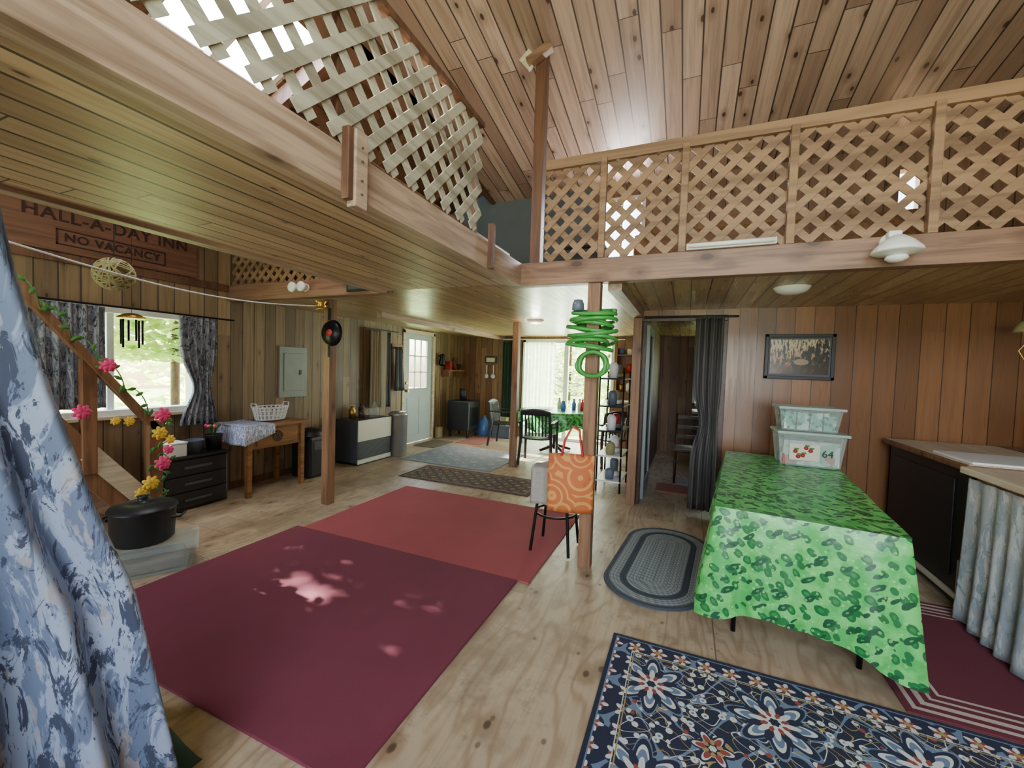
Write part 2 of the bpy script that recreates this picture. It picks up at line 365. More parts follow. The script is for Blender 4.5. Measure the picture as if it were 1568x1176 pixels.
def slat(bm,a,b,N,w,t,off):
    d=(b-a).normalized(); s=N.cross(d)*w/2; n=N*t/2; o=N*off
    addbox(bm,[a-s-n+o,b-s-n+o,b+s-n+o,a+s-n+o,a-s+n+o,b-s+n+o,b+s+n+o,a+s+n+o])
def lattice(name,O,U,V,W,H,mat,p=None,pitch=.125,sw=.04,th=.008):
    O=Vector(O);U=Vector(U);V=Vector(V);N=U.cross(V); bm=bmesh.new(); c=-H+pitch*.3
    P=lambda u,v:O+U*u+V*v
    while c<W:
        a=(max(c,0),max(-c,0)); b=(min(W,c+H),min(H,W-c))
        if b[0]-a[0]>.03: slat(bm,P(*a),P(*b),N,sw,th,th/2)
        c+=pitch
    c=pitch*.5
    while c<W+H:
        a=(c-min(c,H),min(c,H)); b=(min(c,W),c-min(c,W))
        if b[0]-a[0]>.03: slat(bm,P(*a),P(*b),N,sw,th,-th/2)
        c+=pitch
    bmesh.ops.recalc_face_normals(bm,faces=bm.faces)
    return mk(name,bm,mat,p)
# ---------------- room shell
XL,XR,YB,YF,YP=-4.65,3.0,8.1,-1.6,4.7
box('floor',XL-.1,XR+.1,YF-.1,YB+.1,-.06,0,'floor',b=0)
wall('wall_left','x',XL-.12,XL,YF,YB,0,2.8,[(1.35,2.6,.96,1.84),(6.0,6.9,0,2.03)],'wallL')
wall('wall_back','y',YB,YB+.12,XL,XR,0,2.2,[(-3.2,-1.3,0,2.05),(.1,.6,.9,1.95)],'wallB')
wall('wall_right','x',XR,XR+.1,YF,YB,0,4.8,[],'wallX')
wall('wall_rear','y',YF-.1,YF,XL,XR,0,4.9,[(-.4,1.8,.9,2.1),(-.6,1.8,2.6,3.7),(-3.9,-2.7,.9,2.0)],'wallX')  # openings are unseen, put in for the rear fill lamps
wall('wall_picture','y',YP,YP+.1,-.55,XR,0,2.12,[(-.46,.30,0,2.0)],'wallR')
wall('wall_partition','x',-.55,-.46,YP+.1,YB,0,2.12,[],'wallX')
wall('wall_upper_wood','y',YP,YP+.1,-1.05,XR,2.2,3.7,[(-.98,-.50,2.62,3.36),(1.64,1.78,2.4,3.3)],'wallU')
wall('wall_upper_slate','y',YP,YP+.1,XL,-1.05,2.2,3.7,[],'slate')
box('ceiling_loft',XL,XR,3.03,YB,2.12,2.2,'ceilL',b=0)
box('ceiling_bridge',-2.48,-1.29,YF,2.94,2.10,2.18,'ceilB',b=0)
def zc(y): return 3.83-.19*(y-2.98)
bm=bmesh.new(); y0,y1=YF-.1,YP+.1
addbox(bm,[(-2.3,y0,zc(y0)),(XR,y0,zc(y0)),(XR,y1,zc(y1)),(-2.3,y1,zc(y1)),(-2.3,y0,zc(y0)+.1),(XR,y0,zc(y0)+.1),(XR,y1,zc(y1)+.1),(-2.3,y1,zc(y1)+.1)])
mk('ceiling',bm,'ceilM')
def zl(x): return 2.75+.4*(x+4.65)
bm=bmesh.new()
for (a,b,c,d) in [(XL-.1,-3.05,y0,y1),(-3.05,-2.3,y0,1.4),(-3.05,-2.3,2.15,y1)]:
    addbox(bm,[(a,c,zl(a)),(b,c,zl(b)),(b,d,zl(b)),(a,d,zl(a)),(a,c,zl(a)+.1),(b,c,zl(b)+.1),(b,d,zl(b)+.1),(a,d,zl(a)+.1)])
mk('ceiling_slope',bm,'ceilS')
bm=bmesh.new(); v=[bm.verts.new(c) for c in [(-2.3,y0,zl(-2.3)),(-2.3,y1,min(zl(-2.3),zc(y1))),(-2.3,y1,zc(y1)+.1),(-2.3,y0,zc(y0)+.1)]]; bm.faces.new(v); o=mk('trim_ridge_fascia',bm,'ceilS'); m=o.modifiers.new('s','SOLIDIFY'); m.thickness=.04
sk=grp('window_1',-2.67,1.78,zl(-2.67)+.05)
for i,yy in enumerate((-.36,0,.36)):
    bm=bmesh.new(); a,b=-.38,.37
    addbox(bm,[(a,yy-.02,a*.4-.03),(b,yy-.02,b*.4-.03),(b,yy+.02,b*.4-.03),(a,yy+.02,a*.4-.03),(a,yy-.02,a*.4+.06),(b,yy-.02,b*.4+.06),(b,yy+.02,b*.4+.06),(a,yy+.02,a*.4+.06)]); mk('skylight_bar_%d'%i,bm,'white',sk)
# beams / trims
box('trim_beam_loft',-1.29,XR,2.94,3.03,2.08,2.25,'beam')
box('trim_beam_loft_left',XL,-2.48,2.94,3.03,2.08,2.25,'beam')
box('trim_beam_bridge',-1.29,-1.20,YF,2.94,2.08,2.25,'beamy')
box('trim_beam_bridge_outer',-2.56,-2.48,YF,2.94,2.08,2.25,'beamy')
box('trim_curb_bridge',-1.36,-1.30,1.15,2.94,2.19,2.33,'postd')
for i,yy in enumerate((-.3,.6,1.32,2.2,3.2,4.1)):
    bm=bmesh.new(); a,b=XL,-2.32
    addbox(bm,[(a,yy-.03,zl(a)-.14),(b,yy-.03,zl(b)-.14),(b,yy+.03,zl(b)-.14),(a,yy+.03,zl(a)-.14),(a,yy-.03,zl(a)-.005),(b,yy-.03,zl(b)-.005),(b,yy+.03,zl(b)-.005),(a,yy+.03,zl(a)-.005)]); bmesh.ops.recalc_face_normals(bm,faces=bm.faces); mk('trim_rafter_%d'%i,bm,'postd')
box('trim_beam_kitchen',-3.70,-3.62,4.2,YB,2.04,2.12,'beamy')
box('trim_beam_partition',-.56,-.46,3.05,YP,2.035,2.12,'beamy')
lp=grp('lattice_post',-1.18,1.21)
box('plate',-.014,.03,-.028,.033,2.03,2.31,'beamy',lp); box('side_cleat',-.015,.02,-.055,-.029,2.05,2.31,'postd',lp)
for z in (2.08,2.13,2.2,2.25): cyl('bolt',(.03,.0,z),(.036,0,z),.004,'dgrey',lp,seg=10)
box('trim_stub_post',-1.2,-1.165,2.36,2.40,2.08,2.36,'postd')
for n,(x,y) in {'a':(-.64,3.0),'b':(-3.34,3.12),'c':(-2.33,5.61),'d':(-.51,4.64)}.items():
    t=2.08 if y<3.2 else (2.12 if n=='c' else 2.03)
    box('support_post',x-.045,x+.045,y-.045,y+.045,0,t,'post')
box('upper_post',-1.14,-1.06,2.95,3.03,2.25,zc(3.0)+.01,'postd')
br=grp('post_bracket',-1.1,2.99,zc(2.99)); box('cleat',-.1,.1,-.10,-.045,-.10,-.035,'beam',br,rot=('Y',-25)); box('gusset',-.14,-.04,-.075,-.045,-.14,-.02,'ltwood',br,rot=('Y',-40))
# railings
rl=grp('loft_railing',0,2.985,2.25)
lattice('lattice_panel',(-1.035,0,.01),(1,0,0),(0,0,1),4.03,.68,'latt',rl,pitch=.135,sw=.044)
box('top_rail',-1.035,3.0,-.03,.03,.68,.75,'latt',rl)
for x in (-.60,-.07,.53,1.18,1.9,2.6): box('rail_post',x-.022,x+.022,-.05,-.012,-.0,.70,'latt',rl)
bl=grp('bridge_railing',-1.245,0,2.30)
lattice('lattice_panel',(0,-.8,0),(0,1,0),(0,0,1),3.12,.65,'lattg',bl,pitch=.15,sw=.045)
box('top_rail',-.02,.02,-.8,2.33,.64,.67,'postd',bl)
box('stanchion',-.05,-.012,1.19,1.24,-.05,.66,'postd',bl); box('stanchion_end',-.05,-.012,2.28,2.32,-.05,.66,'postd',bl)
ll=grp('rear_loft_railing',-3.5,2.99,2.25)
lattice('lattice_panel',(-1.14,0,0),(1,0,0),(0,0,1),2.1,.42,'latt',ll)
box('top_rail',-1.14,.96,-.02,.02,.42,.46,'postd',ll)
box('baseboard_left',XL,XL+.015,2.65,5.9,0,.08,'postd'); box('baseboard_picture',.4,XR,YP-.015,YP,0,.08,'dkwood')
# ---------------- windows & doors
w=grp('window_2',XL,0,0)
for a in [(-.1,.02,1.33,2.62,1.82,1.88),(-.1,.03,1.33,2.62,.91,.97),(-.1,.02,1.31,1.36,.91,1.88),(-.1,.02,2.58,2.64,.91,1.88),(-.08,-.03,1.93,1.98,.96,1.84)]: box('frame',*a,'white',w)
box('sill',-.05,.06,1.28,2.66,.89,.92,'ltwood',w); box('pane',-.06,-.055,1.36,2.58,.97,1.82,'glass',w,b=0)
d=grp('door_1',XL,6.45,0)
box('slab_low',-.06,-.015,-.44,.44,0.01,1.02,'doorw',d); box('slab_left',-.06,-.015,-.44,-.28,1.02,2.02,'doorw',d); box('slab_right',-.06,-.015,.28,.44,1.02,2.02,'doorw',d); box('slab_top',-.06,-.015,-.28,.28,1.92,2.02,'doorw',d)
for i in (1,2): box('muntin_v',-.05,-.02,-.28+.187*i-.01,-.28+.187*i+.01,1.02,1.92,'doorw',d)
for i in (1,2): box('muntin_h',-.05,-.02,-.28,.28,1.02+.3*i-.01,1.02+.3*i+.01,'doorw',d)
for yy in (-.33,.04): box('panel',-.02,-.008,yy,yy+.28,.15,.85,'doorw',d,b=.006)
cyl('knob',(-.015,-.37,.98),(.05,-.37,.98),.025,'brass',d); cyl('deadbolt',(-.015,-.37,1.12),(.02,-.37,1.12),.025,'brass',d)
for a in [(-.1,.02,-.5,-.44,0,2.08),(-.1,.02,.44,.5,0,2.08),(-.1,.02,-.5,.5,2.02,2.09)]: box('casing',*a,'ltwood',d)
d=grp('door_2',-2.25,YB,0)
for a in [(-.95,-.89,-.02,.1,0,2.05),(.89,.95,-.02,.1,0,2.05),(-.95,.95,-.02,.1,1.99,2.05),(-.95,.95,0,.1,0,.06),(-.06,.03,.0,.08,.05,2.0)]: box('frame',*a,'white',d)
box('pane',-.9,.9,.04,.045,.05,2,'glass',d,b=0)
w=grp('window_3',.35,YB,0)
for a in [(-.25,-.2,-.02,.1,.88,1.97),(.2,.25,-.02,.1,.88,1.97),(-.25,.25,-.02,.1,1.9,1.97),(-.25,.25,-.02,.1,.88,.93)]: box('frame',*a,'white',w)
box('pane',-.2,.2,.03,.035,.93,1.9,'glass',w,b=0)
w=grp('window_4',-.74,YP,2.99)
for a in [(-.25,-.21,-.02,.1,-.38,.38),(.21,.25,-.02,.1,-.38,.38),(-.25,.25,-.02,.1,.34,.38),(-.25,.25,-.02,.1,-.38,-.34),(-.012,.012,.0,.06,-.36,.36)]: box('frame',*a,'white',w)
box('trim_doorway_top',-.50,.36,YP-.02,YP,2.0,2.06,'dkwood'); box('trim_doorway_right',.30,.36,YP-.02,YP,0,2.0,'dkwood'); box('trim_doorway_left',-.46,-.43,YP-.02,YP+.1,0,2.0,'dkwood')
d=grp('door_3',-.42,YP+.14,0)
for a in [(-.02,.02,0,.08,0.01,1.98),(-.02,.02,.62,.7,0.01,1.98),(-.02,.02,.08,.62,.01,.2),(-.02,.02,.08,.62,1.88,1.98)]: box('stile',*a,'grey',d)
box('pane',-.004,.004,.08,.62,.2,1.88,'dglass',d,b=0)
# ---------------- rugs
def rug(name,x0,x1,y0,y1,mat,h=.01,rz=0,z=0):
    e=box(name,-(x1-x0)/2,(x1-x0)/2,-(y1-y0)/2,(y1-y0)/2,0,h,mat,b=.003); e.location=((x0+x1)/2,(y0+y1)/2,z+.0005); e.rotation_euler=(0,0,math.radians(rz)); return e
rug('maroon_carpet',-3.08,-1.0,1.03,2.555,'carp1',.014)
rug('red_carpet',-3.02,-.92,2.56,4.0,'carp2',.010)
rug('ornate_blue_rug',-.31,2.09,.765,2.285,'ornate',.008)
rug('striped_maroon_rug',.95,2.45,2.30,3.5,'stripe',.008)
rug('patterned_runner',-3.4,-1.6,4.32,5.0,'runner',.008)
M['greyrug']=runnerm('mat_grey_rug',S(118,124,132),S(140,146,152),S(100,106,116),.3,.8,.7)
rug('grey_area_rug',-4.0,-2.45,5.1,6.5,'greyrug',.008)
M['mat2']=runnerm('mat_doormat',S(110,100,84),S(70,62,54),S(140,128,104),.1,.4,.25); rug('doormat',-4.5,-4.05,6.1,6.8,'mat2',.008)
M['redm']=carpet('mat_rust_carpet',S(150,90,80),S(170,110,96)); rug('rust_rug',-4.0,-3.5,6.75,7.6,'redm',.008)
rug('pink_bath_mat',-.3,.2,5.3,5.7,'redm',.01)
bm=bmesh.new(); pts=[]
for i in range(64):
    t=2*math.pi*i/64; yy=.33*math.sin(t)+(.37 if math.sin(t)>0 else -.37); pts.append((.33*math.cos(t),yy))
top=[bm.verts.new((x,y,.012)) for x,y in pts]; bot=[bm.verts.new((x*1.01,y*1.01,0)) for x,y in pts]
bm.faces.new(top)
for i in range(64): bm.faces.new((bot[i],bot[(i+1)%64],top[(i+1)%64],top[i]))
o=mk('braided_oval_rug',bm,'braid',loc=(-.12,3.33,.0005)); o.rotation_euler=(0,0,math.radians(-5))
# ---------------- cloth helper
def drape(name,L,W,h,hem,mat,p,flare=.06,seed=1,corner=.12,waves=9):
    per=[]; n=40
    cs=[(-W/2,-L/2),(W/2,-L/2),(W/2,L/2),(-W/2,L/2)]
    for s in range(4):
        a=cs[s]; b=cs[(s+1)%4]
        for i in range(n):
            t=i/n; per.append((a[0]+(b[0]-a[0])*t,a[1]+(b[1]-a[1])*t,s,t))
    bm=bmesh.new(); rows=[]; nv=14; Np=len(per)
    for j in range(nv+1):
        v=j/nv; row=[]
        for k,(x,y,s,t) in enumerate(per):
            nx,ny=[(0,-1),(1,0),(0,1),(-1,0)][s]
            pn=[(0,-1),(1,0),(0,1),(-1,0)][(s-1)%4]; nn=[(0,-1),(1,0),(0,1),(-1,0)][(s+1)%4]
            e=.12
            if t<e: f=.5+.5*t/e; nx,ny=nx*f+pn[0]*(1-f),ny*f+pn[1]*(1-f)
            if t>1-e: f=.5+.5*(1-t)/e; nx,ny=nx*f+nn[0]*(1-f),ny*f+nn[1]*(1-f)
            dc=min(t,1-t)*(W if s%2==0 else L)
            drop=hem(s,t)+corner*math.exp(-(dc/.12)**2)
            ph=k/Np*2*math.pi
            wv=math.sin(ph*waves+seed)*.5+math.sin(ph*waves*2.3+seed*2)*.35
            off=.006+flare*v**.8+.035*v*wv+ .10*v*math.exp(-(dc/.10)**2)
            row.append(bm.verts.new((x+nx*off,y+ny*off,h-drop*v*(1-.02*wv))))
        rows.append(row)
    for a,b in zip(rows,rows[1:]):
        for k in range(Np): bm.faces.new((a[k],b[k],b[(k+1)%Np],a[(k+1)%Np]))
    N=20; g=[[bm.verts.new((-W/2-.006+(W+.012)*i/N,-L/2-.006+(L+.012)*j/N,h+.002+.003*math.sin(i*1.3)*math.sin(j*.9))) for j in range(N+1)] for i in range(N+1)]
    for i in range(N):
        for j in range(N): bm.faces.new((g[i][j],g[i+1][j],g[i+1][j+1],g[i][j+1]))
    return mk(name,bm,mat,p,True)
t=grp('folding_table',.66,3.33,0,-6)
box('table_top',-.38,.38,-.91,.91,.70,.74,'cream',t,b=.01)
for sx in (-.28,.28):
    for sy in (-.75,.75): cyl('leg',(sx,sy,0),(sx,sy,.7),.013,'blackm',t)
for sy in (-.75,.75): cyl('crossbar',(-.28,sy,.25),(.28,sy,.25),.01,'blackm',t)
def hem(s,tt):
    return {0:.50+.06*tt,1:.56-.1*tt,2:.4,3:.30+.16*tt**4}[s]
drape('tablecloth',1.84,.78,.745,hem,'gcloth',t,.05,3,.07,9)
# bins
def tote(name,x,y,z,w,dp,h,lid='lid',rz=0):
    e=grp(name,x,y,z,rz); bm=bmesh.new(); k=.88
    b=[(-w/2*k,-dp/2*k,0),(w/2*k,-dp/2*k,0),(w/2*k,dp/2*k,0),(-w/2*k,dp/2*k,0)]; tt=[(a[0]/k,a[1]/k,h) for a in b]
    vb=[bm.verts.new(c) for c in b]; vt=[bm.verts.new(c) for c in tt]; bm.faces.new(vb[::-1])
    for i in range(4): bm.faces.new((vb[i],vb[(i+1)%4],vt[(i+1)%4],vt[i]))
    bmesh.ops.bevel(bm,geom=[q for q in bm.edges if abs(q.verts[0].co.z-q.verts[1].co.z)>.05],offset=.03,segments=4,affect='EDGES')
    o=mk('tub',bm,'clear',e); m=o.modifiers.new('s','SOLIDIFY'); m.thickness=.003
    if lid: box('lid',-w/2-.012,w/2+.012,-dp/2-.012,dp/2+.012,h,h+.022,lid,e,b=.008)
    else: tube('rim',[(-w/2,-dp/2,h),(w/2,-dp/2,h),(w/2,dp/2,h),(-w/2,dp/2,h)],.007,'lid',e,True)
    return e
e=tote('storage_tote',.92,4.0,.75,.45,.32,.25,rz=0)
box('contents',-.185,.185,-.13,.13,.01,.2,'items',e)
tc=D.curves.new('label','FONT'); tc.body='64'; tc.size=.075; tc.extrude=.001; tc.align_x='CENTER'; o=D.objects.new('label_number',tc); COL.objects.link(o); o.parent=e; o.location=(.10,-.160,.09); o.rotation_euler=(math.radians(90),0,0); tc.materials.append(M['dgreen'])
box('label_picture',-.15,.05,-.157,-.153,.05,.18,'cream',e)
for (x,z) in ((-.11,.12),(-.06,.09),(-.01,.13),(-.09,.08),(-.04,.15)):
    lathe('berry',[(0,-.016),(.013,-.01),(.016,0),(.013,.01),(0,.016)],(x,-.158,z),'red',e,12); box('berry_leaf',x-.008,x+.022,-.161,-.158,z+.012,z+.026,'leaf',e,b=0)
e=tote('storage_tote',.91,4.02,1.025,.42,.30,.17)
for i in range(4): box('packet_%d'%i,-.175+.088*i,-.095+.088*i,-.12,.12,.01,.15,'tissue',e)
# picture
e=grp('framed_landscape_picture',.97,YP-.03,1.645)
for a in [(-.28,.28,-.01,.03,.185,.215),(-.28,.28,-.01,.03,-.215,-.185),(-.28,-.25,-.01,.03,-.215,.215),(.25,.28,-.01,.03,-.215,.215)]: box('frame',*a,'black',e)
box('mat_board',-.255,.255,.008,.028,-.19,.19,'dgrey',e,b=0); box('print',-.235,.235,.003,.01,-.165,.165,'paint',e,b=0)
# ---------------- right side appliances
e=grp('black_range_cabinet',1.98,4.0,0)
box('body',-.33,.33,-.55,.55,.1,.90,'black',e,b=.01); box('kick',-.30,.33,-.52,.52,0,.1,'dgrey',e)
box('top',-.37,.35,-.58,.60,.90,.94,'post',e,b=.01); box('top_surface',-.355,.34,-.57,.58,.94,.945,'ltwood',e,b=.002); box('side_trim',-.345,-.325,-.55,-.50,.05,.32,'cream',e); box('toe_trim',-.345,-.33,-.55,.5,.06,.1,'cream',e)
box('oven_door',-.34,-.33,-.40,.45,.18,.82,'black',e,b=.006)
box('cutting_board',-.33,.15,-.55,-.1,.945,.96,'white',e)
e=grp('sink_counter',1.97,2.82,0)
for x in (-.34,.34):
    for y in (-.5,.5): box('leg',x-.03,x+.03,y-.03,y+.03,0,.90,'post',e)
box('frame_top',-.37,.4,-.54,.54,.84,.90,'post',e); box('counter_top',-.41,.43,-.58,.56,.90,.94,'ltwood',e,b=.008); box('shelf',-.3,.38,-.5,.5,.2,.22,'post',e)
surf('skirt_side',lambda u,v:(-.385-.015*math.sin(u*44+math.sin(u*9)*2)*(.3+v)-.02*v*v,-.53+1.04*u,.88-.86*v),120,14,'skirt',e,.003)
surf('skirt_front',lambda u,v:(-.38+.78*u,-.55-.02-.02*math.sin(u*30)*(.3+v)-.04*v,.88-.86*v),60,14,'skirt',e,.003)
e=grp('wall_counter',2.66,4.1,0); box('cabinet',-.28,.33,-.5,.5,0,.9,'dkwood',e); box('counter',-.29,.34,-.52,.52,.90,.945,'post',e)
for sy in (-.24,.24): box('cabinet_door',-.29,-.28,sy-.22,sy+.22,.1,.84,'dkwood',e)
e=grp('microwave_oven',2.68,4.05,.946); box('body',-.22,.24,-.25,.3,.01,.28,'black',e,b=.01); box('door',-.23,-.22,-.22,.15,.03,.26,'dgrey',e)
for q in ((-.18,-.2),(.17,-.2),(-.18,.2),(.17,.2)): cyl('foot',(q[0],q[1],0),(q[0],q[1],.012),.015,'black',e,seg=10)
e=grp('hanging_ornament',2.28,4.3,2.12); tube('cord',[(0,0,0),(0,0,-.2)],.003,'blackm',e); lathe('bell',[(0,-.2),(.03,-.21),(.05,-.25),(.06,-.28)],(0,0,0),'tan',e); tube('hook',[(0,0,-.28),(.02,0,-.36),(-.02,0,-.42),(.02,0,-.5)],.006,'brass',e)
# ---------------- stool, bag, hose
e=grp('bar_stool',-.93,3.19,0)
lathe('seat',[(0,.62),(.15,.62),(.17,.64),(.165,.67),(.14,.68),(0,.68)],(0,0,0),'towel',e)
for sx in (-1,1):
    for sy in (-1,1): tube('leg',[(.10*sx,.10*sy,.62),(.155*sx,.155*sy,.012)],.012,'blackm',e)
ring=[(.165*math.cos(i*math.pi/16),.165*math.sin(i*math.pi/16),.30) for i in range(32)]; tube('foot_ring',ring,.009,'blackm',e,True)
surf('towel',lambda u,v:(-.16+.17*u,-.165-.012*math.sin(u*9)-.01*v if v>.15 else -.16+ (1-v/.15)*.12,.685-.02*v if v<=.15 else .682-.33*(v-.15)),12,16,'towel',e,.01)
e=grp('tote_bag',-.745,2.90,.42,12)
surf('front',lambda u,v:(-.165+.33*u,-.035*math.sin(math.pi*u)-.012*math.sin(v*5),.42*v),16,12,'bag',e,.003)
surf('back',lambda u,v:(-.165+.33*u,.03*math.sin(math.pi*u)*1,.42*v),16,12,'bag',e,.003)
for yy in (-.02,.02): tube('handle',[(-.07+.10*0,yy,.41),(-.05,yy,.52),(.0,yy*.3,.62),(.05,yy*.5,.6),(.08,yy,.41)],.009,'red',e)
cyl('hook',(.01,.0,.615),(.04,.045,.615),.006,'brass',e,seg=10)
e=grp('coiled_garden_hose',-.64,3.0,0)
pts=[]
for i in range(13*28):
    t=i/28; a=2*math.pi*t; R=.118+.026*math.sin(t*2.6)+.016*math.sin(t*6.1); pts.append((R*math.cos(a)*1.2+.012*math.sin(t*3.3),R*math.sin(a)*.8,1.88-.021*t+.014*math.sin(t*4.1)+.016*math.sin(a+t*.9)))
tube('coil',pts,.014,'hose',e)
pts=[(.02+(.10+.012*math.sin(i*.37))*math.cos(i*math.pi/14),-.085-.0012*i*.3,1.49+(.085+.008*math.sin(i*.23))*math.sin(i*math.pi/14)) for i in range(112)]
tube('loop',pts,.014,'hose',e); lathe('nozzle_cap',[(0,1.965),(.03,1.96),(.042,1.93),(.045,1.89),(.03,1.88)],(-.11,-.05,0),'bowl',e)
# ---------------- lights / beam items
e=grp('motion_flood_light',1.0,2.94,2.17)
lathe('base',[(0,0),(.05,0),(.05,.025),(0,.03)],(0,0,.04),'shade',e,24,'y'); box('sensor',-.03,.03,-.075,-.02,.05,.09,'shade',e,b=.012)
lathe('reflector',[(0,.055),(.03,.05),(.07,.02),(.105,-.02),(.11,-.035),(.10,-.04),(.06,-.05),(0,-.055)],(0,-.10,0),'shade',e)
lathe('bulb',[(0,-.05),(.045,-.055),(.05,-.07),(.03,-.085),(0,-.09)],(0,-.10,0),'shade',e)
e=grp('twin_flood_light',-3.46,2.94,2.17); lathe('base',[(0,0),(.04,0),(.04,.03),(0,.035)],(0,0,0),'shade',e,24,'y')
for q in (-1,1):
    cyl('neck',(0,-.03,0),(.05*q,-.07,-.01),.012,'shade',e); lathe('lens',[(.0,0),(.03,.01),(.047,.05),(.05,.065),(.04,.075),(0,.08)],(.06*q,-.06,-.01),'shade',e,24,'y')
e=grp('fluorescent_fixture',.21,2.985,2.25); box('housing',-.25,.25,-.075,-.055,.0,.04,'white',e); cyl('tube',(-.24,-.09,.02),(.24,-.09,.02),.014,'shade',e)
for i,(x,y) in enumerate(((.69,3.66),(-1.95,5.35))):
    lathe('ceiling_light',[(0,-.05),(.06,-.048),(.1,-.03),(.115,-.008),(.12,0),(0,0)],(x,y,2.119),'shade')
e=grp('small_sign_plaque',-2.80,2.935,2.165); box('frame',-.13,.13,-.02,.0,-.06,.06,'black',e); box('face',-.11,.11,-.023,-.018,-.04,.04,'dgrey',e,b=0)
# ---------------- left post decorations
e=grp('cast_iron_skillet',-3.27,3.03,1.74); lathe('pan',[(0,.0),(.11,0),(.13,-.035),(.125,-.035),(.105,-.008),(0,-.006)],(.03,-.01,0),'blackm',e,32,'y')
lathe('medallion',[(0,.002),(.035,.002),(.035,.008),(0,.01)],(.03,-.01,0),'red',e,24,'y'); box('handle',.015,.045,-.02,-.005,.12,.24,'blackm',e,b=.005); box('lower_handle',.015,.045,-.02,-.005,-.24,-.12,'blackm',e,b=.005)
e=grp('brass_wall_sconce',-3.34,3.06,2.0); lathe('cup',[(0,-.02),(.03,-.02),(.05,0),(.035,.02),(.06,.05)],(0,-.06,0),'brass',e); tube('arms',[(-.09,-.06,.0),(-.06,-.06,-.03),(0,-.06,-.02),(.06,-.06,-.03),(.09,-.06,.0)],.008,'brass',e)
pts=[]; B=Vector((-3.35,3.0,2.0)); A=Vector((-3.1,.75,2.02))
for i in range(30):
    t=i/29; q=A.lerp(B,t); q.z-=.10*math.sin(math.pi*t); pts.append(tuple(q))
tube('string_cable',pts,.005,'cable')
e=grp('hanging_wicker_ball',-3.35,1.42,1.93+.03)
for k in range(26):
    ax=Vector((random.uniform(-1,1),random.uniform(-1,1),random.uniform(-1,1))).normalized(); u=ax.orthogonal().normalized(); v=ax.cross(u)
    tube('strand',[tuple((u*math.cos(i*math.pi/12)+v*math.sin(i*math.pi/12))*.10) for i in range(24)],.005,'tan',e,True,1)
tube('cord',[(0,0,.085),(0,0,1.28)],.003,'blackm',e)
# sign
M['signb']=wood('mat_sign_board',S(124,84,62),S(92,60,44),'y',.5,0)
M['gilt']=plain('mat_sign_lettering',S(48,20,18),.6)
e=grp('inn_sign',XL+.0,2.0,2.46)
box('board',0,.03,-.72,.62,-.20,.22,'signb',e,b=.006)
def text(s,size,y,z,mat,p,ext=.003):
    tc=D.curves.new('t','FONT'); tc.body=s; tc.size=size; tc.extrude=ext; tc.align_x='CENTER'; tc.materials.append(M[mat]); tc.space_character=1.1; tc.offset=.0015
    o=D.objects.new('lettering',tc); COL.objects.link(o); o.parent=p; o.location=(.034,y,z); o.rotation_euler=(math.radians(90),0,math.radians(90))
text('HALL-A-DAY INN',.132,-.03,.04,'gilt',e); text('NO VACANCY',.092,-.03,-.11,'gilt',e)
for a in [(.03,.036,-.40,.34,-.03,-.02),(.03,.036,-.40,.34,-.145,-.135),(.03,.036,-.40,-.39,-.145,-.02),(.03,.036,.33,.34,-.145,-.02)]: box('border',*a,'gilt',e,b=0)
box('trim_wall_band',XL,XL+.025,0.8,2.93,2.18,2.25,'postd')
e=grp('electrical_panel',XL,3.75,1.31); box('cover',.0,.02,-.2,.2,-.32,.32,'grey',e,b=.005); box('door',.02,.028,-.14,.14,-.24,.24,'grey',e,b=.004); box('latch',.028,.036,.08,.11,-.03,.03,'dgrey',e)
def curtain(name,ax,c,u0,u1,z0,z1,mat,pinch=None,waves=7,amp=.025,seed=0):
    def f(u,v):
        z=z1+(z0-z1)*v; uu=u0+(u1-u0)*u
        if pinch: pz,pu,ps=pinch; k=math.exp(-((z-pz)/.22)**2); uu=uu*(1-k*ps)+pu*k*ps
        o=amp*math.sin(u*waves*2*math.pi+seed)+.3*amp*math.sin(u*17+v*3)
        return (c+o,uu,z) if ax=='x' else (uu,c+o,z)
    return surf(name,f,80,20,mat,None,.002)
curtain('window_curtain','x',XL+.09,2.42,2.78,.78,1.86,'wcurt',(1.15,2.66,.5),6)
curtain('window_curtain','x',XL+.07,1.32,1.88,1.0,1.86,'wcurt',None,7)
tube('curtain_rod',[(XL+.09,1.1,1.87),(XL+.09,2.95,1.87)],.009,'blackm')
curtain('beige_drape','x',XL+.10,5.04,5.3,.75,1.98,'beige',None,4); curtain('dark_drape','x',XL+.12,5.40,5.50,.75,1.97,'dgrey',None,2)
tube('drape_rod',[(XL+.10,4.9,1.995),(XL+.10,5.7,1.995)],.009,'blackm')
e=grp('wind_chime',XL+.25,1.98,1.78); lathe('cap',[(0,.04),(.05,.03),(.10,0),(.09,-.01),(0,0)],(0,0,0),'brass',e)
for i in range(6): cyl('pipe',(.07*math.cos(i),.07*math.sin(i),-.02),(.07*math.cos(i),.07*math.sin(i),-.2-.03*(i%3)),.008,'blackm',e,seg=10)
tube('cord',[(0,0,.04),(0,0,1.05)],.002,'blackm',e)
